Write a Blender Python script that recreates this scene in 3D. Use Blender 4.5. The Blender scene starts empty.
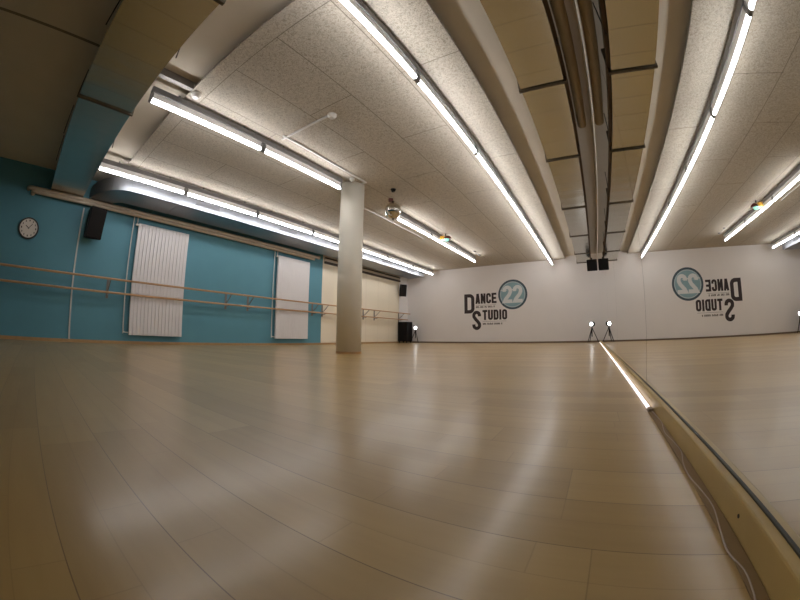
import bpy, bmesh, math, random
from mathutils import Vector, Matrix
S = bpy.context.scene
COL = S.collection
PI = math.pi
random.seed(4)

# ------------------------------------------------------------------ helpers
def new_obj(name, bm, mat, parent=None, smooth=False):
    me = bpy.data.meshes.new(name)
    if smooth:
        for f in bm.faces: f.smooth = True
    bmesh.ops.recalc_face_normals(bm, faces=bm.faces[:])
    bm.to_mesh(me); bm.free()
    if mat: me.materials.append(mat)
    o = bpy.data.objects.new(name, me); COL.objects.link(o)
    if parent: o.parent = parent
    if smooth:
        me.set_sharp_from_angle(angle=math.radians(38))
    return o

def BM(): return bmesh.new()

def box(bm, x0, x1, y0, y1, z0, z1, bevel=0, M=None):
    vs = [bm.verts.new((x, y, z)) for x in (x0, x1) for y in (y0, y1) for z in (z0, z1)]
    idx = [(0,1,3,2),(4,6,7,5),(0,4,5,1),(2,3,7,6),(0,2,6,4),(1,5,7,3)]
    fs = [bm.faces.new([vs[i] for i in f]) for f in idx]
    if M is not None:
        for v in vs: v.co = M @ v.co
    if bevel:
        es = list({e for f in fs for e in f.edges})
        bmesh.ops.bevel(bm, geom=es, offset=bevel, segments=2, affect='EDGES', profile=0.6)

def cyl(bm, p, q, r, r2=None, n=16, caps=True):
    p, q = Vector(p), Vector(q); r2 = r if r2 is None else r2
    d = (q - p).normalized(); a = d.orthogonal().normalized(); b = d.cross(a)
    A = [bm.verts.new(p + (a*math.cos(t)+b*math.sin(t))*r) for t in [2*PI*i/n for i in range(n)]]
    B = [bm.verts.new(q + (a*math.cos(t)+b*math.sin(t))*r2) for t in [2*PI*i/n for i in range(n)]]
    for i in range(n): bm.faces.new((A[i], A[(i+1)%n], B[(i+1)%n], B[i]))
    if caps: bm.faces.new(A[::-1]); bm.faces.new(B)

def tube(bm, pts, r, n=10):
    pts = [Vector(p) for p in pts]; rings = []
    d0 = (pts[1]-pts[0]).normalized(); a = d0.orthogonal().normalized()
    for i, p in enumerate(pts):
        if i == 0: d = d0
        elif i == len(pts)-1: d = (pts[i]-pts[i-1]).normalized()
        else: d = ((pts[i]-pts[i-1]).normalized()+(pts[i+1]-pts[i]).normalized()).normalized()
        a = (a - d*a.dot(d)).normalized(); b = d.cross(a)
        rings.append([bm.verts.new(p+(a*math.cos(2*PI*k/n)+b*math.sin(2*PI*k/n))*r) for k in range(n)])
    for A, B in zip(rings, rings[1:]):
        for k in range(n): bm.faces.new((A[k], A[(k+1)%n], B[(k+1)%n], B[k]))
    bm.faces.new(rings[0][::-1]); bm.faces.new(rings[-1])

def arc_pts(c, r, a0, a1, n, plane='xz'):
    out = []
    for i in range(n+1):
        t = math.radians(a0+(a1-a0)*i/n); u, v = r*math.cos(t), r*math.sin(t)
        out.append((c[0]+u, c[1], c[2]+v) if plane == 'xz' else (c[0]+u, c[1]+v, c[2]) if plane == 'xy' else (c[0], c[1]+u, c[2]+v))
    return out

def lathe(bm, prof, c=(0,0,0), n=32, M=None):
    rings = []
    for r, z in prof:
        if r < 1e-6: rings.append([bm.verts.new((0,0,z))])
        else: rings.append([bm.verts.new((r*math.cos(2*PI*k/n), r*math.sin(2*PI*k/n), z)) for k in range(n)])
    for A, B in zip(rings, rings[1:]):
        for k in range(n):
            if len(A) == 1 and len(B) == 1: continue
            if len(A) == 1: bm.faces.new((A[0], B[k], B[(k+1)%n]))
            elif len(B) == 1: bm.faces.new((A[k], A[(k+1)%n], B[0]))
            else: bm.faces.new((A[k], A[(k+1)%n], B[(k+1)%n], B[k]))
    T = Matrix.Translation(c) @ (M or Matrix.Identity(4))
    for R in rings:
        for v in R: v.co = T @ v.co

def thing(name, label, cat, loc=(0,0,0), group=None, rotz=0):
    o = bpy.data.objects.new(name, None); COL.objects.link(o); o.location = loc; o.rotation_euler = (0,0,rotz)
    o.empty_display_size = 0.1
    tag(o, label, cat, group); return o
def tag(o, label, cat, group=None):
    o['label'] = label; o['category'] = cat
    if group: o['group'] = group
    return o
def struct(name, bm, mat, label=None):
    o = new_obj(name, bm, mat); o['kind'] = 'structure'
    if label: o['label'] = label
    return o
def copy_tree(o, parent=None):
    c = o.copy(); COL.objects.link(c)
    if parent: c.parent = parent
    for ch in o.children: copy_tree(ch, c)
    return c

# ------------------------------------------------------------------ materials
class NT:
    def __init__(s, name):
        s.m = bpy.data.materials.new(name); s.m.use_nodes = True; s.t = s.m.node_tree
        s.b = s.t.nodes['Principled BSDF']; s.out = s.t.nodes['Material Output']
    def n(s, typ, ins={}, **kw):
        nd = s.t.nodes.new(typ)
        for k, v in kw.items(): setattr(nd, k, v)
        for k, v in ins.items():
            if hasattr(v, 'is_output'): s.t.links.new(v, nd.inputs[k])
            else: nd.inputs[k].default_value = v
        return nd
    def math(s, op, a, b=0.0, c=None):
        ins = {0: a, 1: b}
        if c is not None: ins[2] = c
        return s.n('ShaderNodeMath', ins, operation=op).outputs[0]
    def mix(s, f, a, b):
        nd = s.n('ShaderNodeMix', data_type='RGBA')
        for i, v in ((0, f), (6, a), (7, b)):
            if hasattr(v, 'is_output'): s.t.links.new(v, nd.inputs[i])
            else: nd.inputs[i].default_value = v
        return nd.outputs[2]
    def set(s, **kw):
        for k, v in kw.items():
            k = k.replace('_', ' ')
            if hasattr(v, 'is_output'): s.t.links.new(v, s.b.inputs[k])
            else: s.b.inputs[k].default_value = v
        return s.m
    def pos(s):
        g = s.n('ShaderNodeNewGeometry'); sp = s.n('ShaderNodeSeparateXYZ', {0: g.outputs['Position']})
        return g.outputs['Position'], sp.outputs
def rgb(r, g, b): return (r, g, b, 1)
def flat(name, c, rough=0.5, metal=0, var=0.06, scale=9, bump=0.0, **kw):
    t = NT(name); tc = t.n('ShaderNodeTexCoord').outputs['Object']
    nz = t.n('ShaderNodeTexNoise', {'Vector': tc, 'Scale': scale, 'Detail': 4.0}).outputs['Fac']
    dark = tuple(v*(1-var) for v in c)+(1,); light = tuple(min(1, v*(1+var)) for v in c)+(1,)
    t.set(Base_Color=t.mix(nz, dark, light), Roughness=rough, Metallic=metal, **kw)
    if bump:
        bp = t.n('ShaderNodeBump', {'Height': nz, 'Strength': bump, 'Distance': 0.01}).outputs[0]
        t.set(Normal=bp)
    return t.m
def emit(name, c, strength):
    t = NT(name); return t.set(Base_Color=rgb(.8,.8,.8), Emission_Color=c+(1,), Emission_Strength=strength)

MA = {}
# wooden strip floor: boards run left to right (x), 152 mm wide, varnished
t = NT('varnished_beech_floor'); P, sp = t.pos()
yy = t.math('ADD', sp[1], -0.004)
row = t.math('FLOOR', t.math('DIVIDE', yy, 0.1515))
rn = t.n('ShaderNodeTexWhiteNoise', {'W': row}, noise_dimensions='1D').outputs['Value']
xx = t.math('ADD', sp[0], t.math('MULTIPLY', rn, 7.3))
bl = t.math('DIVIDE', xx, 1.62)
ci = t.math('FLOOR', bl)
cell = t.n('ShaderNodeCombineXYZ', {0: ci, 1: row, 2: 0.0}).outputs[0]
wn = t.n('ShaderNodeTexWhiteNoise', {'Vector': cell}, noise_dimensions='3D').outputs['Value']
# half-width strips inside a board
row2 = t.math('FLOOR', t.math('DIVIDE', yy, 0.07575))
xx2 = t.math('ADD', sp[0], t.math('MULTIPLY', t.n('ShaderNodeTexWhiteNoise', {'W': t.math('ADD', row2, 33.3)}, noise_dimensions='1D').outputs['Value'], 5.1))
ci2 = t.math('FLOOR', t.math('DIVIDE', xx2, 0.81))
wn2 = t.n('ShaderNodeTexWhiteNoise', {'Vector': t.n('ShaderNodeCombineXYZ', {0: ci2, 1: row2, 2: 5.0}).outputs[0]}, noise_dimensions='3D').outputs['Value']
gv = t.n('ShaderNodeCombineXYZ', {0: t.math('MULTIPLY', sp[0], 2.2), 1: t.math('MULTIPLY', sp[1], 24.0), 2: t.math('MULTIPLY', wn, 50.0)}).outputs[0]
grain = t.n('ShaderNodeTexNoise', {'Vector': gv, 'Scale': 1.0, 'Detail': 5.0, 'Roughness': 0.6}).outputs['Fac']
big = t.n('ShaderNodeTexNoise', {'Vector': P, 'Scale': 0.8, 'Detail': 2.0}).outputs['Fac']
tone = t.math('ADD', t.math('MULTIPLY', wn, 0.42), t.math('ADD', t.math('MULTIPLY', wn2, 0.12), t.math('MULTIPLY', grain, 0.48)))
base = t.mix(tone, rgb(.31,.19,.062), rgb(.51,.345,.135))
fy = t.math('FRACT', t.math('DIVIDE', yy, 0.1515)); fx = t.math('FRACT', bl)
def near0(t, f, w): # 1 where the fraction lies within w of 0 or 1
    return t.math('LESS_THAN', t.math('MINIMUM', f, t.math('SUBTRACT', 1.0, f)), w)
seam = t.math('MAXIMUM', near0(t, fy, 0.006), t.math('MULTIPLY', near0(t, fx, 0.0006), .6))
fy2 = t.math('FRACT', t.math('DIVIDE', yy, 0.07575)); fx2 = t.math('FRACT', t.math('DIVIDE', xx2, 0.81))
seam2 = t.math('MAXIMUM', near0(t, fy2, 0.012), near0(t, fx2, 0.0014))
base = t.mix(t.math('MULTIPLY', seam2, 0.22), base, rgb(.16,.09,.04))
base = t.mix(t.math('MULTIPLY', seam, 0.6), base, rgb(.12,.07,.03))
scr = t.n('ShaderNodeTexNoise', {'Vector': P, 'Scale': 5.0, 'Detail': 6.0}).outputs['Fac']
rgh = t.math('ADD', 0.275, t.math('MULTIPLY', scr, 0.03))
MA['floor'] = t.set(Base_Color=base, Roughness=t.math('ADD', rgh, .05), IOR=1.42, Coat_Weight=.32, Coat_Roughness=.185, Coat_IOR=1.5)

# wood-wool acoustic panels: 626 mm columns, 2.09 m long, staggered
t = NT('wood_wool_panels'); P, sp = t.pos()
cx = t.math('DIVIDE', t.math('ADD', sp[0], 2.02+62.6), 0.626)
cidx = t.math('FLOOR', cx); odd = t.math('MODULO', cidx, 2.0)
ry = t.math('DIVIDE', t.math('ADD', t.math('SUBTRACT', sp[1], 1.205), t.math('MULTIPLY', odd, 1.045)), 2.09)
fx = t.math('FRACT', cx); fy = t.math('FRACT', ry)
j = t.math('MAXIMUM', near0(t, fx, 0.0075), near0(t, fy, 0.0022))
j = t.math('MULTIPLY', j, t.math('GREATER_THAN', sp[1], 1.2))
j = t.math('MAXIMUM', j, t.math('LESS_THAN', t.math('ABSOLUTE', t.math('SUBTRACT', sp[1], 1.205)), 0.0035))
pan = t.n('ShaderNodeTexWhiteNoise', {'Vector': t.n('ShaderNodeCombineXYZ', {0: cidx, 1: t.math('FLOOR', ry), 2: 1.0}).outputs[0]}, noise_dimensions='3D').outputs['Value']
n1 = t.n('ShaderNodeTexNoise', {'Vector': P, 'Scale': 46.0, 'Detail': 5.0, 'Roughness': 0.8, 'Distortion': 1.5}).outputs['Fac']
n2 = t.n('ShaderNodeTexNoise', {'Vector': P, 'Scale': 5.0, 'Detail': 3.0}).outputs['Fac']
pit = t.n('ShaderNodeMapRange', {0: n1, 1: 0.38, 2: 0.55, 3: 0.0, 4: 1.0}).outputs[0]
c = t.mix(pit, rgb(.215,.18,.135), rgb(.60,.54,.44))
c = t.mix(t.math('MULTIPLY', n2, 0.35), c, rgb(.50,.455,.38))
c = t.mix(t.math('MULTIPLY', pan, 0.14), c, rgb(.45,.42,.37))
c = t.mix(t.math('MULTIPLY', j, 0.75), c, rgb(.13,.105,.08))
bp = t.n('ShaderNodeBump', {'Height': n1, 'Strength': 0.35, 'Distance': 0.008}).outputs[0]
MA['panels'] = t.set(Base_Color=c, Roughness=0.95, Normal=bp)

MA['tanboard'] = flat('tan_board', (.62,.50,.33), .6, var=.1, scale=6)
MA['concrete'] = flat('painted_concrete', (.56,.515,.44), .8, var=.07, scale=3.5, bump=.05)
# ceiling concrete with form joints
t = NT('ceiling_concrete'); P, sp = t.pos()
n2 = t.n('ShaderNodeTexNoise', {'Vector': P, 'Scale': 2.5, 'Detail': 4.0}).outputs['Fac']
c = t.mix(n2, rgb(.54,.475,.375), rgb(.62,.55,.445))
jx = t.math('LESS_THAN', t.math('ABSOLUTE', t.math('ADD', sp[0], 3.34)), 0.02)
jx = t.math('MULTIPLY', jx, t.math('LESS_THAN', sp[1], 0.0))
MA['ceiling'] = t.set(Base_Color=t.mix(t.math('MULTIPLY', jx, .8), c, rgb(.08,.06,.04)), Roughness=.85)

# left wall: teal paint, then cream, white strip in the far corner
t = NT('two_tone_wall_paint'); P, sp = t.pos()
n2 = t.n('ShaderNodeTexNoise', {'Vector': P, 'Scale': 3.0, 'Detail': 4.0}).outputs['Fac']
teal = t.mix(n2, rgb(.088,.252,.315), rgb(.103,.288,.355))
cream = t.mix(n2, rgb(.80,.71,.54), rgb(.84,.75,.58))
sx = t.math('FRACT', t.math('DIVIDE', t.math('SUBTRACT', sp[1], 6.893), 0.70))
cream = t.mix(t.math('MULTIPLY', near0(t, sx, 0.008), .3), cream, rgb(.40,.33,.24))
c = t.mix(t.math('GREATER_THAN', sp[1], 6.893), teal, cream)
c = t.mix(t.math('GREATER_THAN', sp[1], 11.1), c, rgb(.80,.77,.74))
MA['wall_left'] = t.set(Base_Color=c, Roughness=.62)
MA['wall_white'] = flat('white_wall_paint', (.80,.755,.72), .75, var=.03, scale=2.0)
MA['baseboard'] = flat('oak_baseboard', (.42,.25,.11), .45, var=.2, scale=14)
MA['brown_strip'] = flat('dark_skirting', (.18,.12,.075), .5, var=.15, scale=14)
MA['tealpaint'] = flat('teal_paint', (.075,.20,.235), .7, var=.05)
MA['column'] = flat('column_paint', (.80,.75,.64), .7, var=.03, scale=3)
# galvanised sheet metal with shallow cross ribs
def galv(name, axis, rough, c0, c1):
    t = NT(name); tc = t.n('ShaderNodeTexCoord').outputs['Object']; P, sp = t.pos()
    n1 = t.n('ShaderNodeTexNoise', {'Vector': tc, 'Scale': 2.2, 'Detail': 2.0}).outputs['Fac']
    n3 = t.n('ShaderNodeTexNoise', {'Vector': tc, 'Scale': 25.0, 'Detail': 2.0}).outputs['Fac']
    fr = t.math('FRACT', t.math('DIVIDE', sp[axis], .31)); rib = near0(t, fr, .02)
    tri = t.math('ABSOLUTE', t.math('SUBTRACT', fr, .5))
    bp = t.n('ShaderNodeBump', {'Height': t.math('ADD', t.math('MULTIPLY', tri, .35), t.math('MULTIPLY', n1, .8)), 'Strength': .25, 'Distance': .02}).outputs[0]
    c = t.mix(t.math('MULTIPLY', rib, .25), t.mix(n3, c0, c1), rgb(.25,.24,.22))
    return t.set(Base_Color=c, Metallic=1.0, Roughness=t.math('ADD', rough, t.math('MULTIPLY', n3, .03)), Normal=bp)
MA['duct'] = galv('galvanised_sheet', 1, .22, rgb(.545,.54,.49), rgb(.575,.57,.52))
MA['duct_cross'] = galv('galvanised_sheet_cross_duct', 0, .24, rgb(.545,.54,.49), rgb(.575,.57,.52))
MA['duct_wall'] = galv('brushed_galvanised_sheet', 1, .40, rgb(.31,.32,.34), rgb(.35,.36,.38))
MA['flange'] = flat('duct_flange_steel', (.11,.085,.055), .6, .3, var=.2, scale=30)
MA['vent'] = flat('vent_grille_grey', (.22,.22,.23), .5, .3)
MA['batten'] = flat('grey_batten', (.17,.16,.155), .5, .0, var=.03)
MA['socket'] = flat('grey_lamp_socket', (.20,.195,.19), .5)
MA['tube'] = emit('fluorescent_tube', (.96,.962,1.0), 30.0)
MA['radiator'] = flat('white_radiator_enamel', (.74,.70,.68), .32, var=.02)
MA['white'] = flat('white_plastic', (.66,.64,.60), .45, var=.03)
MA['brightwhite'] = flat('bright_white_trim', (.85,.83,.80), .4, var=.02)
MA['pipe_tan'] = flat('tan_pipe_paint', (.56,.46,.34), .4, var=.08)
MA['pipe_brown'] = flat('brown_pipe_paint', (.40,.30,.165), .5, var=.1)
MA['barre'] = flat('beech_barre', (.50,.285,.13), .35, var=.15, scale=18)
MA['steel'] = flat('grey_bracket_steel', (.20,.18,.16), .45, .4)
MA['black'] = flat('black_speaker_plastic', (.007,.006,.006), .6, Specular_IOR_Level=.12)
MA['grille'] = flat('black_grille', (.010,.008,.007), .75, var=.4, scale=120, Specular_IOR_Level=.15)
MA['darkbrown'] = flat('dark_brown_track', (.045,.03,.018), .5)
MA['rust'] = flat('rusty_angle', (.13,.075,.03), .6, .3, var=.3, scale=40)
MA['letter'] = flat('dark_brown_wall_lettering', (.035,.020,.018), .6)
MA['ring'] = flat('slate_blue_paint', (.055,.085,.105), .6)
MA['paleblue'] = flat('pale_blue_paint', (.25,.385,.42), .65, var=.12, scale=5)
MA['ringlight'] = flat('pale_grey_blue_paint', (.45,.54,.56), .65)
MA['numeral'] = flat('off_white_paint', (.70,.71,.70), .65)
MA['clockface'] = flat('cream_clock_face', (.80,.72,.64), .5, var=.03)
MA['clockrim'] = flat('dark_clock_rim', (.06,.05,.04), .35, .3)
MA['curb'] = flat('oak_curb', (.47,.32,.11), .4, var=.14, scale=12)
MA['curbshade'] = flat('curb_shade_brown', (.24,.15,.06), .5, var=.15)  # dark brown for the painted shade beside the curb
MA['seal'] = flat('dark_glass_edge', (.05,.045,.03), .6)
MA['cord'] = flat('pale_cord', (.42,.34,.27), .5)
MA['lens'] = emit('spotlight_lens', (1.0,.97,.95), 16.0)
MA['orange'] = flat('orange_plastic', (.75,.40,.05), .3)
MA['redbrown'] = flat('dark_red_plastic', (.11,.02,.012), .3)
MA['green'] = emit('green_lens', (.15,.95,.70), 1.0)
t = NT('led_tape'); P, sp = t.pos()
f = t.math('FRACT', t.math('DIVIDE', sp[1], 0.022))
on = t.math('LESS_THAN', f, 0.6)
MA['led'] = t.set(Base_Color=rgb(.8,.78,.78), Emission_Color=rgb(1.0,.93,.94), Emission_Strength=t.math('ADD', 0.8, t.math('MULTIPLY', on, 2.2)))
t = NT('silver_mirror'); MA['mirror'] = t.set(Base_Color=rgb(.90,.905,.89), Metallic=1.0, Roughness=0.0)
# disco ball: little mirror tiles by faceted mesh
t = NT('mirror_tiles'); MA['tiles'] = t.set(Base_Color=rgb(.62,.60,.56), Metallic=1.0, Roughness=.12)

# ------------------------------------------------------------------ room shell
XW, XR, D, YB = -6.954, 0.2567, 11.75, -2.6
HC, HP = 2.89, 2.80       # bare concrete and acoustic-panel undersides
bm = BM(); box(bm, XW, XR+.35, YB, D, -.1, 0); struct('floor', bm, MA['floor'])
bm = BM(); box(bm, XW-.2, XR+.35, YB-.2, D+.2, HC, HC+.2); struct('ceiling', bm, MA['ceiling'])
bm = BM(); box(bm, XW, -.785, 1.03, D, HP, HP+.025); struct('ceiling', bm, MA['panels'])
bm = BM(); box(bm, XW, -.785-.05, 1.03+.05, D, HP+.025, HC); struct('trim_3', bm, MA['darkbrown'])
bm = BM(); box(bm, XW-.2, XW, YB-.2, D+.2, -.1, HC); struct('wall_left', bm, MA['wall_left'])
bm = BM(); box(bm, XW, XR+.35, D, D+.2, -.1, HC); struct('wall_back', bm, MA['wall_white'])
bm = BM(); box(bm, XW, XR+.35, YB-.2, YB, -.1, HC); struct('wall_front', bm, MA['tealpaint'])
bm = BM(); box(bm, XR+.03, XR+.35, YB, D, 0, HC); struct('wall_right', bm, MA['tanboard'])
bm = BM(); box(bm, XW, XW+.014, YB, D, 0, .052, .003); struct('baseboard_left', bm, MA['baseboard'])
bm = BM(); box(bm, XW+.014, XR, D-.014, D, 0, .05, .003); struct('baseboard_back', bm, MA['brown_strip'])
# round column
CX, CY, CR = -3.50, 4.09, .197
bm = BM(); cyl(bm, (CX,CY,0), (CX,CY,HP), CR, n=64); o = struct('column', bm, MA['column'])
for p in o.data.polygons: p.use_smooth = len(p.vertices) == 4
bm = BM(); cyl(bm, (CX,CY,0), (CX,CY,.035), CR+.008, n=64); struct('trim_1', bm, MA['baseboard'])

# sliding-door track above the cream part of the left wall
t_ = thing('door_track', 'dark brown double sliding track along the top of the cream wall', 'track', (XW, 9.0, 2.36))
bm = BM(); box(bm, 0, .06, -2.05, 2.1, 0, .065, .004); new_obj('lower_rail', bm, MA['darkbrown'], t_)
bm = BM(); box(bm, 0, .035, -2.05, 2.1, .065, .15); new_obj('fascia', bm, MA['pipe_tan'], t_)
bm = BM(); box(bm, 0, .06, -2.05, 2.1, .15, .18, .004); new_obj('upper_rail', bm, MA['darkbrown'], t_)

# ------------------------------------------------------------------ mirror wall
ZM0, ZM1 = .055, 2.41
edges = [-2.27, -.27, 1.73, 3.73, 5.73, 7.73, 9.73, 11.735]
names = ['behind the camera end of the room', 'nearest the camera, edged by the line left of the mirrored emblem',
         'second along from the camera, just past the visible joint', 'third along from the camera', 'fourth along from the camera',
         'fifth along from the camera', 'touching the far white wall beside the tripod spotlight']
for i in range(len(edges)-1):
    bm = BM(); box(bm, 0, .006, edges[i]+.0025, edges[i+1]-.0025, 0, ZM1-ZM0)
    o = new_obj('wall_mirror', bm, MA['mirror']); o.location = (XR, 0, ZM0)
    if i == 0: lab = 'tall frameless wall mirror panel at the near end of the right wall'
    else: lab = 'tall wall mirror panel, ' + names[i]
    tag(o, lab, 'mirror', 'wall mirror panels')
bm = BM(); box(bm, XR+.008, XR+.03, YB, D, ZM0, ZM1, 0); struct('trim_2', bm, MA['seal'])
o = (lambda b: (box(b, 0, .022, YB, D, 0, .022, .003), new_obj('mirror_top_trim', b, MA['brightwhite']))[1])(BM()); o.location = (XR-.006, 0, ZM1)
tag(o, 'thin white trim strip along the top edge of the mirrors', 'trim')
# wooden curb the mirrors stand on
t_ = thing('mirror_curb', 'long oak curb running along the foot of the mirrors', 'curb', (.236, 4.57, 0))
bm = BM(); box(bm, 0, .10, YB-4.57, 7.165, 0, .055, .004); new_obj('board', bm, MA['curb'], t_)
bm = BM(); box(bm, .0175, .0205, YB-4.57, 7.165, .055, .058); new_obj('glass_seal', bm, MA['seal'], t_)
bm = BM(); box(bm, -.022, 0, YB-4.57, 7.165, 0, .003, .001); new_obj('shade_strip', bm, MA['curbshade'], t_)  # thin dark strip standing in for the shadow at the curb's foot
for y in (.51, 1.5, 3.1):
    bm = BM(); cyl(bm, (-.001, y-4.57, .03), (.002, y-4.57, .03), .0032, n=12); new_obj('screw', bm, MA['darkbrown'], t_)

# LED tape on the floor along the curb, with its cord
t_ = thing('led_light_strip', 'lit white LED light strip lying on the floor along the oak curb', 'light strip', (.222, 1.40, .003))
bm = BM()
box(bm, -.007, .007, 0, 10.1, 0, .006, .001); new_obj('tape', bm, MA['led'], t_)
bm = BM(); box(bm, -.009, .010, -.04, .0, 0, .011, .003); new_obj('connector', bm, MA['cord'], t_)
pts = [(.226,1.36,.006),(.235,1.22,.0025),(.228,1.14,.0025),(.222,1.07,.0025),(.229,.98,.0025),(.232,.90,.0025),(.219,.82,.0025),(.214,.74,.004),
       (.222,.67,.0025),(.226,.60,.0025),(.216,.52,.0025),(.211,.46,.0025),(.221,.415,.0025),(.219,.37,.0025),(.215,.33,.0025),(.222,.22,.0025),(.20,.0,.0025),(.19,-.6,.004)]
def smooth_path(pts, k=5):
    V = [Vector(p) for p in pts]; out = []
    for i in range(len(V)-1):
        p0, p1, p2, p3 = V[max(i-1,0)], V[i], V[i+1], V[min(i+2,len(V)-1)]
        for s in range(k):
            u = s/k
            out.append(.5*((2*p1)+(-p0+p2)*u+(2*p0-5*p1+4*p2-p3)*u*u+(-p0+3*p1-3*p2+p3)*u**3))
    out.append(V[-1]); return out
bm = BM(); tube(bm, smooth_path(pts), .0016, 8); o = new_obj('power_cord', bm, MA['cord'], None, True)
tag(o, 'pale thin power cord wandering along the floor beside the oak curb', 'cord')

# ------------------------------------------------------------------ fluorescent lights
L = 1.55
def make_light():
    r = thing('fluorescent_light', '', 'light')
    bm = BM(); box(bm, -.022, .022, -L/2, L/2, -.098, -.028, .004)
    new_obj('batten', bm, MA['batten'], r)
    bm = BM(); box(bm, -.011, .011, -L/2+.03, L/2-.03, -.170, -.097, .002); new_obj('reflector', bm, MA['brightwhite'], r)
    for s in (-.45, .45):
        bm = BM(); box(bm, -.012, .012, s-.012, s+.012, -.030, 0); new_obj('hanger', bm, MA['batten'], r)
    bm = BM(); cyl(bm, (0,-L/2+.035,-.20), (0,L/2-.035,-.20), .020, n=20); new_obj('tube', bm, MA['tube'], r, True)
    for s in (-1, 1):
        bm = BM(); y0, y1 = sorted((s*(L/2-.038), s*(L/2-.004)))
        box(bm, -.020, .020, y0, y1, -.224, -.110, .005); new_obj('end_socket', bm, MA['socket'], r)
    return r
proto = make_light(); used = False
ordn = ['first', 'second', 'third', 'fourth', 'fifth', 'sixth', 'seventh']
def row(x, y0, idx, desc, group):
    global used
    for k, i in enumerate(idx):
        o = proto if not used else copy_tree(proto); used = True
        o.location = (x, y0+(i+.5)*L, HP)
        o['label'] = desc[k]; o['group'] = group
XA, XB, XC = -1.21, -3.45, -5.63
row(XA, .668, range(7), ['nearest white tube light of the row beside the mirrors, cut by the top edge'] +
    [ordn[k]+' white tube light from the camera in the row beside the mirrors' for k in range(1,6)] +
    ['farthest white tube light of the row beside the mirrors, above the round emblem'], 'tube lights in the row beside the mirrors')
row(XB, .643, [0,1], ['tube light of the middle row beside the cross duct, farther from the column',
    'tube light of the middle row ending against the round column'], 'tube lights of the middle row before the column')
row(XB, 5.376, [0,1,2], ['tube light of the middle row just past the mirror ball',
    'tube light of the middle row behind the orange party light', 'last tube light of the middle row, nearest the far wall'], 'tube lights of the middle row past the column')
row(XC, .557, range(7), ['nearest tube light beside the wall duct, above the rounded duct end'] +
    [ordn[k]+' tube light from the camera along the wall duct' for k in range(1,6)] +
    ['farthest tube light along the wall duct, in the far corner'], 'tube lights along the wall duct')

# ------------------------------------------------------------------ ventilation ducts
# duct beside the mirrors
t_ = thing('ventilation_duct', 'galvanised metal duct under the ceiling running along the mirrors', 'duct', (-.16, 6, 2.5))
bm = BM(); box(bm, -.203, .20, -5.42, 5.18, 0, .27, .003); new_obj('sheet_metal_body', bm, MA['duct'], t_)
for y in (1.0-.05, 2.69, 4.17, 6.08, 7.98, 9.87, 11.15):
    bm = BM(); yy_ = y-6
    x0, x1, z0, z1, w = -.203, .20, 0, .27, .016
    for (a,b,c,d) in ((x0-.022,x1+.022,z0-.014,z0+.001),(x0-.022,x1+.022,z1-.001,z1+.02),(x0-.022,x0+.001,z0,z1),(x1-.001,x1+.022,z0,z1)):
        box(bm, a, b, yy_-w, yy_+w, c, d)
    new_obj('flange', bm, MA['flange'], t_)
bm = BM(); box(bm, .20, .235, -5.42, 5.1, .05, .055); box(bm, .232, .235, -5.42, 5.1, .0, .05); 
new_obj('angle_rail', bm, MA['rust'], t_)
for y in (2.2, 3.9, 5.6, 7.4, 9.2):
    bm = BM(); cyl(bm, (.222, y-6, -.012), (.222, y-6, .39), .005, n=8); cyl(bm, (.222, y-6, -.02), (.222, y-6, -.002), .011, n=6); new_obj('hanger_rod', bm, MA['darkbrown'], t_)
# cross duct overhead
t_ = thing('ventilation_duct', 'wide metal cross duct overhead, tinted teal where it meets the teal wall', 'duct', (-4, .26, 2.5))
bm = BM(); box(bm, XW+4, 3.63, -.31, .292, 0, .30, .003); new_obj('sheet_metal_body', bm, MA['duct_cross'], t_)
for x in (-3.69, -1.80):
    bm = BM(); xx_ = x+4
    for (a,b,c,d) in ((-.33,.312,-.014,.001),(-.33,.312,.299,.32),(-.33,-.309,0,.3),(.291,.312,0,.3)):
        box(bm, xx_-.016, xx_+.016, a, b, c, d)
    new_obj('flange', bm, MA['flange'], t_)
for x in (-2.55, -4.6, -5.5):
    for y in (-.34, .315):
        bm = BM(); cyl(bm, (x+4, y, -.01), (x+4, y, .39), .006, n=8); new_obj('hanger_rod', bm, MA['darkbrown'], t_)
# duct along the left wall with a rounded bend into the wall
t_ = thing('ventilation_duct', 'bright metal duct with grilles above the pipes on the left wall', 'duct', (-6.3, 6, 2.5))
bm = BM(); zt = .235; xo, xi = .35, -.34          # outer (room side) and inner faces
ax = XW+6.3-.01
def cap_ring(pts):
    return [bm.verts.new(p) for p in pts]
prof = []
outer, inner = [], []
cxy = (ax, 1.30-6)                                  # bend centre against the wall
Ro, Ri = xo-ax, max(.02, xi-ax)
for i in range(13):
    a = -PI/2*(1-i/12)
    outer.append((cxy[0]+Ro*math.cos(a)*1.0, cxy[1]+Ro*.62*math.sin(a))); inner.append((cxy[0]+Ri*math.cos(a), cxy[1]+Ri*.62*math.sin(a)))
outer.append((xo, 5.30)); inner.append((xi, 5.30))
rings = []
for (ox, oy), (ix, iy) in zip(outer, inner):
    rings.append([bm.verts.new((ox,oy,0)), bm.verts.new((ox,oy,zt)), bm.verts.new((ix,iy,zt)), bm.verts.new((ix,iy,0))])
for A, B in zip(rings, rings[1:]):
    for k in range(4): bm.faces.new((A[k], A[(k+1)%4], B[(k+1)%4], B[k]))
bm.faces.new(rings[0]); bm.faces.new(rings[-1][::-1])
o = new_obj('sheet_metal_body', bm, MA['duct_wall'], t_, True)
for y in (2.15, 3.75, 5.35, 7.0, 8.7, 10.4):
    bm = BM()
    for (a,b,c,d) in ((xi-.004,xo+.004,-.006,.001),(xo-.001,xo+.006,-.006,zt)):
        box(bm, a, b, y-6-.011, y-6+.011, c, d)
    new_obj('flange', bm, MA['duct_wall'], t_)
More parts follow.
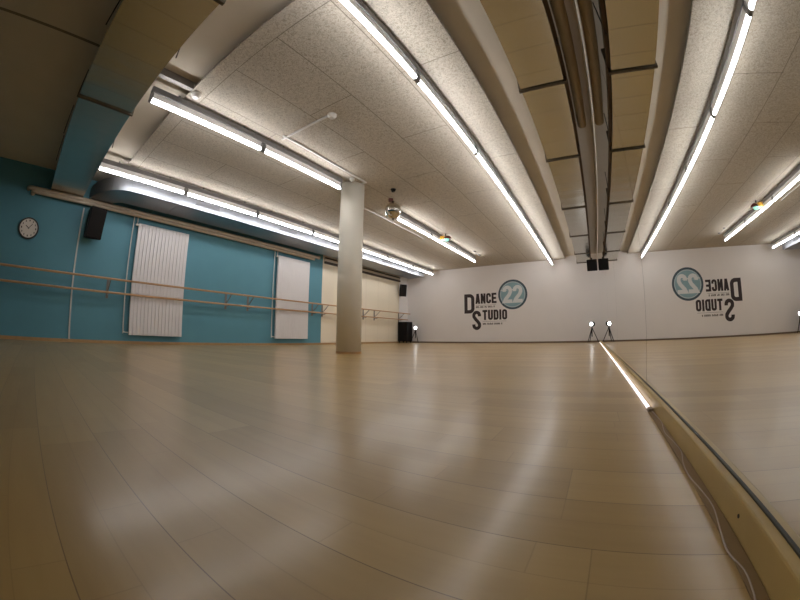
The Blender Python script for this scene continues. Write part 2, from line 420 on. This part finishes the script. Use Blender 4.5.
for y in (2.72, 4.74, 6.8, 8.75, 10.3):
    bm = BM(); w = .25
    box(bm, xo, xo+.010, y-6-w, y-6-w+.012, .075, .175); box(bm, xo, xo+.010, y-6+w-.012, y-6+w, .075, .175)
    box(bm, xo, xo+.010, y-6-w, y-6+w, .075, .085); box(bm, xo, xo+.010, y-6-w, y-6+w, .165, .175)
    box(bm, xo+.0005, xo+.002, y-6-w, y-6+w, .08, .17)
    for k in range(20): box(bm, xo+.001, xo+.007, y-6-w+.02+k*.0245, y-6-w+.026+k*.0245, .085, .165)
    new_obj('grille', bm, MA['vent'], t_)

# brown pipe pair over the mirrors (ends part way)
for x, lab in ((.150, 'thick brown pipe in the gap between the ceiling duct and the mirror top'),):
    bm = BM(); cyl(bm, (0, YB, 0), (0, 3.84, 0), .055, n=28)
    o = new_obj('ceiling_pipe', bm, MA['pipe_brown'], None, True); o.location = (x, 0, 2.74)
    tag(o, lab, 'pipe')
# tan heating pipes on the left wall
bm = BM(); XP = XW+.10
tube(bm, [(XW,-.45,2.461)]+[(XP-.06+.06*math.sin(a), -.45+.06*(1-math.cos(a)), 2.461) for a in [PI/2*i/6 for i in range(7)]]+[(XP,6.60,2.461)], .037, 20)
cyl(bm, (XP,6.60,2.461), (XP,6.64,2.461), .05, n=20)
o = new_obj('heating_pipe', bm, MA['pipe_tan'], None, True); tag(o, 'upper of two tan heating pipes high on the teal wall', 'pipe', 'heating pipes on the teal wall')
bm = BM()
tube(bm, [(XW,-.36,2.384)]+[(XP-.06+.06*math.sin(a), -.36+.06*(1-math.cos(a)), 2.41) for a in [PI/2*i/6 for i in range(7)]]+[(XP,6.45,2.384)], .037, 20)
o = new_obj('heating_pipe', bm, MA['pipe_tan'], None, True); tag(o, 'lower of two tan heating pipes high on the teal wall', 'pipe', 'heating pipes on the teal wall')

# ------------------------------------------------------------------ radiators
def make_radiator():
    r = thing('radiator', '', 'radiator')
    w, z0, z1, n = 1.085, .165, 2.26, 15
    bm = BM()
    p = w/n
    for k in range(n):
        box(bm, .06, .105, k*p+.002, (k+1)*p-.002, z0, z1, .007)
    new_obj('panel', bm, MA['radiator'], r)
    bm = BM(); box(bm, .052, .066, .004, w-.004, z0+.02, z1-.02); new_obj('back_plate', bm, MA['radiator'], r)
    for y in (.15, w-.15):
        for z in (.5, 1.9):
            bm = BM(); box(bm, 0, .055, y-.02, y+.02, z-.03, z+.03); new_obj('wall_bracket', bm, MA['steel'], r)
    bm = BM(); tube(bm, smooth_path([(.07,-.105,2.37),(.07,-.105,1.2),(.07,-.105,.27),(.07,-.100,.235),(.07,-.07,.215),(.07,0.01,.21)],4), .011, 10)
    new_obj('return_pipe', bm, MA['white'], r, True)
    bm = BM(); tube(bm, smooth_path([(.09,-.035,2.37),(.09,-.035,2.28),(.09,-.03,2.235),(.09,.01,2.22)],4), .011, 10)
    new_obj('supply_pipe', bm, MA['white'], r, True)
    bm = BM(); cyl(bm, (.09,-.06,2.225), (.09,0,2.225), .02, n=16); new_obj('valve', bm, MA['white'], r, True)
    return r
ra = make_radiator(); ra.location = (XW, 1.705, 0); ra['label'] = 'tall white ribbed radiator on the teal wall nearer the wall clock'; ra['group'] = 'tall radiators on the teal wall'
rb = copy_tree(ra); rb.location = (XW, 5.21, 0); rb['label'] = 'tall white ribbed radiator on the teal wall beside the cream section'

# thin vertical conduit
bm = BM(); box(bm, 0, .018, -.013, .013, .052, 2.34, .003)
o = new_obj('cable_conduit', bm, MA['white']); o.location = (XW, .619, 0); tag(o, 'thin white vertical cable conduit on the teal wall beside the wall speaker', 'conduit')

# ------------------------------------------------------------------ ballet barres
def barre(y0, y1, br, lab):
    t_ = thing('ballet_barre', lab, 'barre', (XW, (y0+y1)/2, .8), 'ballet barres on the left wall')
    ym = (y0+y1)/2
    bm = BM(); cyl(bm, (.26,y0-ym,.325), (.26,y1-ym,.325), .019, n=20); new_obj('upper_rail', bm, MA['barre'], t_, True)
    bm = BM(); cyl(bm, (.16,y0-ym,.095), (.16,y1-ym,.095), .019, n=20); new_obj('lower_rail', bm, MA['barre'], t_, True)
    for y in br:
        bm = BM(); u = y-ym
        box(bm, 0, .012, u-.025, u+.025, 0, .34, .002)
        tube(bm, [(.01,u,.12),(.13,u,.20),(.245,u,.30),(.26,u,.31)], .010, 8)
        tube(bm, [(.01,u,.06),(.10,u,.065),(.16,u,.08)], .010, 8)
        new_obj('bracket', bm, MA['steel'], t_)
barre(-2.3, 4.125, (-1.4, 1.27, 3.84), 'long double wooden ballet barre crossing in front of the nearer radiator')
barre(4.135, 6.70, (4.43, 6.53), 'double wooden ballet barre crossing in front of the farther radiator')
barre(6.71, 9.13, (6.92, 8.84), 'double wooden ballet barre on the cream wall passing behind the column')
barre(9.14, 11.5, (9.46, 11.05), 'double wooden ballet barre on the cream wall above the black cabinet')

# ------------------------------------------------------------------ wall clock
t_ = thing('wall_clock', 'round cream-faced wall clock with dark rim on the teal wall', 'clock', (XW, -.30, 1.80))
MX = Matrix.Rotation(PI/2, 4, 'Y')
R = .182
bm = BM(); lathe(bm, [(0,0),(R,0),(R,.03),(R-.006,.04),(R-.022,.04),(R-.024,.028)], M=MX, n=48); new_obj('rim', bm, MA['clockrim'], t_, True)
bm = BM(); lathe(bm, [(0,.027),(R-.023,.027),(R-.023,.024),(0,.024)], M=MX, n=48); new_obj('face', bm, MA['clockface'], t_)
bm = BM()
for k in range(12):
    a = k*PI/6; r0 = R-.055; M = Matrix.Translation((.029, -r0*math.sin(a)*-1, r0*math.cos(a)))
    wd = .011 if k % 3 else .016
    box(bm, -.0008, .0008, -wd*.6, wd*.6, -.014, .014, M=M @ Matrix.Rotation(0, 4, 'X'))
new_obj('hour_marks', bm, MA['clockrim'], t_)
for nm, ang, ln, wd in (('hour_hand', -55, .065, .006), ('minute_hand', 38, .10, .004)):
    bm = BM(); a = math.radians(ang); M = Matrix.Rotation(-a, 4, 'X')
    box(bm, .031, .033, -wd, wd, -.015, ln, M=M); new_obj(nm, bm, MA['black'], t_)

# ------------------------------------------------------------------ loudspeakers
def speaker(name, lab, loc, w, d, h, rotz, tilt, arm=True):
    """local: front faces +x, origin at the rear centre of the box"""
    t_ = thing(name, lab, 'speaker', loc, 'black loudspeakers', rotz)
    T = Matrix.Rotation(tilt, 4, 'Y')
    bm = BM(); vs = []
    for z in (-h/2, h/2):
        for x, y in ((d, -w/2), (d, w/2), (0, w*.34), (0, -w*.34)): vs.append(bm.verts.new(T @ Vector((x, y, z))))
    for f in ((3,2,1,0),(4,5,6,7),(0,1,5,4),(1,2,6,5),(2,3,7,6),(3,0,4,7)): bm.faces.new([vs[i] for i in f])
    bmesh.ops.bevel(bm, geom=bm.edges[:], offset=.012, segments=2, affect='EDGES')
    new_obj('cabinet', bm, MA['black'], t_)
    bm = BM(); box(bm, d-.002, d+.006, -w*.44, w*.44, -h*.46, h*.46, .004, M=T); new_obj('grille', bm, MA['grille'], t_)
    if arm:
        bm = BM(); box(bm, -.10, -.085, -.04, .04, -.06, .06); cyl(bm, (-.09,0,0), (.02,0,0), .015, n=10); new_obj('wall_mount', bm, MA['black'], t_)
    return t_
speaker('wall_speaker', 'black speaker mounted high on the teal wall under the heating pipes', (XW+.10, .80, 2.07), .31, .27, .54, math.radians(12), math.radians(10))
speaker('wall_speaker', 'black speaker mounted on the cream wall in the far corner', (XW+.10, 11.12, 2.04), .25, .22, .46, math.radians(-35), math.radians(10))
s = speaker('hanging_speaker', 'black speaker hanging at the far end of the ceiling duct against the mirror', (.088, 10.62, 2.30), .31, .22, .34, math.radians(-90), math.radians(12), False)

bm = BM(); box(bm, .04, .10, -.02, .02, .12, .20); new_obj('ceiling_mount', bm, MA['black'], s)
# black floor cabinet in the far corner
t_ = thing('speaker_cabinet', 'black floor-standing bass speaker cabinet in the far corner under the barre', 'speaker', (-6.71, 11.15, 0), 'black loudspeakers')
bm = BM(); box(bm, -.21, .21, -.18, .20, .06, .80, .012); new_obj('cabinet', bm, MA['black'], t_)
bm = BM(); box(bm, -.185, .185, -.190, -.18, .44, .76, .004); box(bm, -.185, .185, -.190, -.18, .10, .40, .004); new_obj('grille', bm, MA['grille'], t_)
for sx in (-.16, .16):
    for sy in (-.15, .15):
        bm = BM(); cyl(bm, (sx, sy, 0), (sx, sy, .062), .025, n=14); new_obj('foot', bm, MA['black'], t_)

# ------------------------------------------------------------------ spotlights on tripods
def spotlight(lab, loc, rot, aim):
    t_ = thing('tripod_spotlight', lab, 'spotlight', loc, 'spotlights on low tripods', rot)
    zc = .575
    for k, a in enumerate((90, 205, 330)):
        a = math.radians(a); bm = BM(); tube(bm, [(.012*math.cos(a),.012*math.sin(a),.44),(.205*math.cos(a),.205*math.sin(a),.009)], .012, 8); new_obj('leg', bm, MA['black'], t_)
    bm = BM(); cyl(bm, (0,0,.18), (0,0,zc-.06), .014, n=12); cyl(bm, (0,0,.40), (0,0,.46), .028, n=12); new_obj('stem', bm, MA['black'], t_)
    M = Matrix.Translation((0,0,zc)) @ aim.to_track_quat('Z','Y').to_matrix().to_4x4()
    bm = BM(); lathe(bm, [(0,-.12),(.045,-.12),(.075,-.07),(.085,.05),(.078,.05),(.072,.02),(0,.02)], M=M, n=28); new_obj('lamp_head', bm, MA['black'], t_, True)
    bm = BM(); lathe(bm, [(0,.050),(.040,.048),(.055,.040),(.055,.030),(0,.030)], M=M, n=28); new_obj('lens', bm, MA['lens'], t_, True)
    bm = BM(); cyl(bm, M @ Vector((0,.075,0)), M @ Vector((0,-.075,0)), .010, n=10); new_obj('yoke', bm, MA['black'], t_)
spotlight('lit spotlight on a black tripod beside the black cabinet in the far corner', (-6.33, 11.3, 0), 0, Vector((5.5,-11,-.1)))
spotlight('lit spotlight on a black tripod at the far end of the mirrors', (-.012, 11.42, 0), .4, Vector((-9,-7.5,-.1)))

# ------------------------------------------------------------------ mirror ball
t_ = thing('mirror_ball', 'faceted mirror ball hanging from the ceiling right of the column', 'mirror ball', (-3.0, 4.58, HP))
bm = BM(); lathe(bm, [(0,-.045),(.03,-.045),(.05,0),(0,0)]); new_obj('ceiling_cap', bm, MA['black'], t_, True)
bm = BM(); lathe(bm, [(0,-.225),(.04,-.22),(.045,-.17),(.02,-.165),(0,-.165)], c=(-.05,.0,0)); new_obj('motor', bm, MA['redbrown'], t_, True)
bm = BM(); tube(bm, [(-.05,0,-.02),(-.05,0,-.17)], .004, 6); tube(bm, [(.02,0,-.02),(.02,0,-.21),(0,0,-.26)], .004, 6); new_obj('cord', bm, MA['cord'], t_)
bm = BM(); rr, c0 = .142, -.40
prof = [(0,c0-rr)]+[(rr*math.sin(PI*k/16), c0-rr*math.cos(PI*k/16)) for k in range(1,16)]+[(0,c0+rr)]
lathe(bm, prof, n=30); new_obj('ball', bm, MA['tiles'], t_)
bm = BM(); cyl(bm, (0,0,c0-rr-.03), (0,0,c0-rr+.004), .012, n=10); new_obj('pin', bm, MA['black'], t_)
bm = BM(); cyl(bm, (0,0,c0+rr-.004), (0,0,c0+rr+.03), .02, n=12); new_obj('pin', bm, MA['black'], t_)

# coloured party light under the middle row
t_ = thing('party_light', 'small party light with dark red dome, orange body and green lens under the middle tubes', 'party light', (-3.27, 7.43, HP))
bm = BM(); cyl(bm, (-.03,0,-.07), (-.03,0,0), .012, n=10); new_obj('stem', bm, MA['black'], t_)
bm = BM(); lathe(bm, [(0,-.07),(.05,-.075),(.085,-.12),(.085,-.15),(0,-.15)], c=(.03,0,0)); new_obj('dome', bm, MA['redbrown'], t_, True)
bm = BM(); box(bm, -.16, -.05, -.06, .06, -.15, -.06, .015); new_obj('body', bm, MA['orange'], t_)
bm = BM(); lathe(bm, [(.075,-.15),(.06,-.185),(0,-.20)], c=(-.02,0,0)); new_obj('lens', bm, MA['green'], t_, True)

# ------------------------------------------------------------------ ceiling fittings
def puck(name, lab, cat, loc, r=.055, h=.045, mat='white', g=None):
    bm = BM(); lathe(bm, [(0,-h),(r*.55,-h),(r*.8,-h*.6),(r,-h*.35),(r,0),(0,0)], n=28)
    o = new_obj(name, bm, MA[mat], None, True); o.location = loc; tag(o, lab, cat, g); return o
puck('smoke_detector', 'round white smoke detector between the two nearest tube rows', 'smoke detector', (-2.436, 2.40, HP))
puck('junction_box', 'round off-white junction box at the near edge of the ceiling panels', 'junction box', (-3.29, 1.10, HP), .06, .05)
puck('smoke_detector', 'round white smoke detector against the column top', 'smoke detector', (-3.33, 3.86, HP), .045, .05)
puck('smoke_detector', 'tiny round ceiling sensor near the far wall, the farther of two', 'smoke detector', (-3.28, 9.95, HP), .04, .035, 'batten')
puck('smoke_detector', 'tiny round ceiling sensor near the far wall, the nearer of two', 'smoke detector', (-3.25, 9.45, HP), .04, .035, 'batten')
bm = BM(); box(bm, -.82, 0, -.012, .012, -.018, 0, .002); o = new_obj('cable_trunking', bm, MA['white']); o.location = (-2.49, 2.38, HP)
tag(o, 'short white cable trunking between smoke detector and tube row', 'cable trunking')
bm = BM(); box(bm, -.014, .014, 0, 1.74, -.020, 0, .002); box(bm, -.32, .014, 1.74, 1.768, -.020, 0, .002); o = new_obj('cable_trunking', bm, MA['white']); o.location = (-3.225, 2.33, HP)
tag(o, 'long white cable trunking beside the middle tube row bending at the column', 'cable trunking')
bm = BM(); box(bm, -.03, .03, .57, 1.03, -.0, .088); o = new_obj('cable_tray', bm, MA['steel']); o.location = (-3.26, 0, HP)
tag(o, 'dark cable tray crossing the bare concrete strip by the cross duct', 'cable tray')
bm = BM(); box(bm, -.012, .012, 0, 2.6, -.020, 0, .002); o = new_obj('cable_trunking', bm, MA['white']); o.location = (-3.97, 4.9, HP)
tag(o, 'thin white cable trunking left of the mirror ball', 'cable trunking')

# ------------------------------------------------------------------ wall lettering
YL = D-.0001
def stroke(bm, pts, w, closed=False, dep=.003, sx=1.0):
    """flat ribbon of width w along pts (x,z) on the wall, mitred"""
    n = len(pts); L_, R_ = [], []
    for i in range(n):
        p = Vector(pts[i]); a = Vector(pts[i-1]) if (i > 0 or closed) else None; b = Vector(pts[(i+1)%n]) if (i < n-1 or closed) else None
        d1 = (p-a).normalized() if a is not None else None; d2 = (b-p).normalized() if b is not None else None
        if d1 is None: d1 = d2
        if d2 is None: d2 = d1
        m = d1+d2
        if m.length < 1e-6: m = d1
        m.normalize(); nn = Vector((-m.y, m.x)); k = 1/max(.4, nn.dot(Vector((-d1.y, d1.x))))
        L_.append(p+nn*w/2*k); R_.append(p-nn*w/2*k)
    V = lambda q, y: bm.verts.new((q.x, y, q.y))
    lf, rf = [V(q, -dep) for q in L_], [V(q, -dep) for q in R_]
    lb, rb_ = [V(q, 0) for q in L_], [V(q, 0) for q in R_]
    rng = range(n) if closed else range(n-1)
    for i in rng:
        j = (i+1) % n
        bm.faces.new((lf[i], lf[j], rf[j], rf[i])); bm.faces.new((lf[i], lb[i], lb[j], lf[j])); bm.faces.new((rf[j], rb_[j], rb_[i], rf[i]))
    if not closed:
        bm.faces.new((lf[0], rf[0], rb_[0], lb[0])); bm.faces.new((rf[-1], lf[-1], lb[-1], rb_[-1]))
def corner(cx, cz, rx, rz, a0, a1, n=6):
    return [(cx+rx*math.cos(math.radians(a0+(a1-a0)*i/n)), cz+rz*math.sin(math.radians(a0+(a1-a0)*i/n))) for i in range(n+1)]
def letter(bm, ch, x, z, w, h, s):
    """condensed grotesque capital; box (x..x+w, z..z+h), stroke s"""
    e = s/2; x0, x1, z0, z1 = x+e, x+w-e, z+e, z+h-e; r = min(.45*(x1-x0), .3*h); mx = (x0+x1)/2
    st = lambda p, c=False: stroke(bm, p, s, c)
    if ch == 'D': st([(x0,z0),(x0,z1)]+corner(x1-r,z1-r,r,r,90,0)+corner(x1-r,z0+r,r,r,0,-90), True)
    elif ch == 'A':
        st([(x0,z),(mx-s*.12,z+h)]); st([(x1,z),(mx+s*.12,z+h)]); st([(x0+s*.5,z+h*.24),(x1-s*.5,z+h*.24)])
    elif ch == 'N': st([(x0,z),(x0,z+h)]); st([(x1,z),(x1,z+h)]); st([(x0,z+h-e*.6),(x1,z+e*.6)])
    elif ch == 'C' or ch == 'G':
        st([(x1,z+h*.64)]+corner(x1-r,z1-r,r,r,0,90)+corner(x0+r,z1-r,r,r,90,180)+corner(x0+r,z0+r,r,r,180,270)+corner(x1-r,z0+r,r,r,270,360)+[(x1,z+h*.36)])
    elif ch == 'E': st([(x0,z),(x0,z+h)]); st([(x0,z0),(x1+e,z0)]); st([(x0,z1),(x1+e,z1)]); st([(x0,z+h/2),(x1+e*.5,z+h/2)])
    elif ch == 'T': st([(x,z1),(x+w,z1)]); st([(mx,z),(mx,z1)])
    elif ch == 'U': st([(x0,z+h)]+corner(x0+r,z0+r,r,r,180,270)+corner(x1-r,z0+r,r,r,270,360)+[(x1,z+h)])
    elif ch == 'I': st([(mx,z),(mx,z+h)])
    elif ch == 'O': st(corner(x1-r,z1-r,r,r,0,90)+corner(x0+r,z1-r,r,r,90,180)+corner(x0+r,z0+r,r,r,180,270)+corner(x1-r,z0+r,r,r,270,360), True)
    elif ch == 'S':
        q = h*.5; r2 = min(.5*(x1-x0), h*.2)
        st([(x1,z1-r2*1.35)]+corner(mx,z1-r2,x1-mx,r2,0,180,12)+[(x0+.02*w,z1-r2*1.5),(mx-.1*w,z+h*.55),(mx+.1*w,z+h*.45),(x1-.02*w,z0+r2*1.5)]+corner(mx,z0+r2,x1-mx,r2,0,-180,12)+[(x0,z0+r2*1.35)])
    elif ch == 'H': st([(x0,z),(x0,z+h)]); st([(x1,z),(x1,z+h)]); st([(x0,z+h/2),(x1,z+h/2)])
    elif ch == 'R': st([(x0,z),(x0,z1)]+corner(x1-r,z1-r,r,r,90,0)+corner(x1-r,z+h*.45+r,r,r,0,-90)+[(x0,z+h*.45)]); st([(mx,z+h*.45),(x1,z)])
    elif ch == 'Y': st([(x0,z+h),(mx,z+h*.45),(x1,z+h)]); st([(mx,z),(mx,z+h*.45)])
    elif ch == 'M': st([(x0,z),(x0,z+h)]); st([(x1,z),(x1,z+h)]); st([(x0,z+h),(mx,z+h*.35),(x1,z+h)])
    elif ch == 'W': st([(x0,z+h),(x0+(x1-x0)*.25,z),(mx,z+h*.7),(x0+(x1-x0)*.75,z),(x1,z+h)])
    elif ch == 'B': st([(x0,z0),(x0,z1),(x1,z1),(x1,z+h/2),(x0,z+h/2)]); st([(x1,z+h/2),(x1,z0),(x0,z0)])
    elif ch == 'L': st([(x0,z+h),(x0,z0),(x1+e,z0)])
    elif ch == '2':
        r2 = (x1-x0)/2
        st([(x0,z1-r2*1.35)]+[(x0,z1-r2)]+corner(mx,z1-r2,r2,r2,180,0,14)+[(x1,z1-r2*1.5),(x1-.12*w,z+h*.48),(x0+.12*w,z+h*.22),(x0+.02*w,z0),(x1+e,z0)])
def word(txt, x, z, w, h, s, gap):
    ws = [(.45 if c in 'I' else .55 if c == ' ' else 1.25 if c in 'MW' else 1.0) for c in txt]
    unit = (w-gap*(len(txt)-1))/sum(ws); cx_ = x
    for c, k in zip(txt, ws):
        if c != ' ': lg('letter', 'letter', lambda bm: letter(bm, c, cx_, z, unit*k, h, s if c != 'I' else min(s, unit*k)))
        cx_ += unit*k+gap
t_ = thing('wall_logo', 'dark DANCE STUDIO lettering with round blue 22 emblem on the far white wall', 'wall logo', (-3.5, D, 1.3))
def lg(name, mat, fn, off=0.0):
    bm = BM(); fn(bm)
    for v in bm.verts: v.co += Vector((3.5, -off, -1.3))
    return new_obj(name, bm, MA[mat], t_)
LG = {}
lg('large_initial', 'letter', lambda bm: letter(bm, 'D', -4.50, 1.085, .395, .715, .125))
lg('large_initial', 'letter', lambda bm: letter(bm, 'S', -4.195, .475, .335, .70, .118))
for args in (('ANCE', -4.065, 1.425, .80, .37, .074, .024), ('TUDIO', -3.80, .83, .91, .36, .074, .024)): word(*args)
lg('rule_line', 'letter', lambda bm: box(bm, -4.06, -3.30, -.003, 0, 1.365, 1.372))
lg('rule_line', 'letter', lambda bm: box(bm, -3.80, -2.92, -.003, 0, .775, .782))
def blur(bm, x, z, w, h, seed):
    rr_ = random.Random(seed); cx_ = x
    while cx_ < x+w:
        k = rr_.choice([2,3,4,5]);
        for _ in range(k):
            if cx_+h*.55 > x+w: break
            box(bm, cx_, cx_+h*.22, -.003, 0, z, z+h); box(bm, cx_+h*.30, cx_+h*.52, -.003, 0, z, z+h*(.5 if rr_.random()>.5 else 1)); box(bm, cx_, cx_+h*.5, -.003, 0, z+h*(.84 if rr_.random()>.4 else .4), z+h*(1 if rr_.random()>.4 else .56)); cx_ += h*.72
        cx_ += h*.55
lg('small_print', 'letter', lambda bm: blur(bm, -4.05, 1.275, .74, .062, 3))
lg('small_print', 'letter', lambda bm: blur(bm, -3.79, .66, .72, .062, 8))
EC = (-2.675, 1.70)
def disc(bm, r, y0, y1, n=72):
    cyl(bm, (EC[0], -y0, EC[1]), (EC[0], -y1, EC[1]), r, n=n)
lg('emblem_ring', 'ring', lambda bm: disc(bm, .525, 0, .003))
lg('emblem_inner_ring', 'ringlight', lambda bm: disc(bm, .455, .0031, .005))
lg('emblem_disc', 'paleblue', lambda bm: disc(bm, .425, .0051, .007))
for x in (-3.035, -2.665): lg('numeral', 'numeral', lambda bm: letter(bm, '2', x, 1.40, .345, .62, .125), .0071)

# ------------------------------------------------------------------ world, camera
w = bpy.data.worlds.new('world'); S.world = w; w.use_nodes = True
w.node_tree.nodes['Background'].inputs[0].default_value = (.02,.02,.022,1); w.node_tree.nodes['Background'].inputs[1].default_value = 0.0

cd = bpy.data.cameras.new('camera'); cam = bpy.data.objects.new('camera', cd); COL.objects.link(cam); S.camera = cam
RT = Vector((0.8491045547650357, 0.5282062795068648, 0.004425083816868502)); UP = Vector((0.05100689075271619, -0.09032719984899264, 0.9946050945290703)); FW = Vector((-0.5257563619900486, 0.8442980061903238, 0.10363939680465661))
M3 = Matrix((RT, UP, -FW)).transposed()
cam.matrix_world = Matrix.Translation((0, 0, .2965)) @ M3.to_4x4()
cd.clip_start = .01; cd.clip_end = 60
PANO = True
cd.sensor_fit = 'HORIZONTAL'; cd.sensor_width = 36.0
if PANO:
    cd.type = 'PANO'; c = cd
    c.panorama_type = 'FISHEYE_LENS_POLYNOMIAL'; c.fisheye_fov = math.radians(178)
    K = (0.06594496483433929, -2.410829453465508e-05, -2.1968372707287407e-05, 4.809210409855067e-07)
    c.fisheye_polynomial_k0 = 0.0
    for nm, k in zip(('k1','k2','k3','k4'), K): setattr(c, 'fisheye_polynomial_'+nm, -k)
else:
    cd.lens = 15.2
S.view_settings.view_transform = 'Standard'; S.view_settings.look = 'None'; S.view_settings.gamma = 1.0
S.view_settings.use_curve_mapping = False; S.view_settings.exposure = -0.2
S.cycles.max_bounces = 12; S.cycles.diffuse_bounces = 6; S.cycles.glossy_bounces = 6
S.cycles.use_denoising = True; S.cycles.sample_clamp_indirect = 8.0
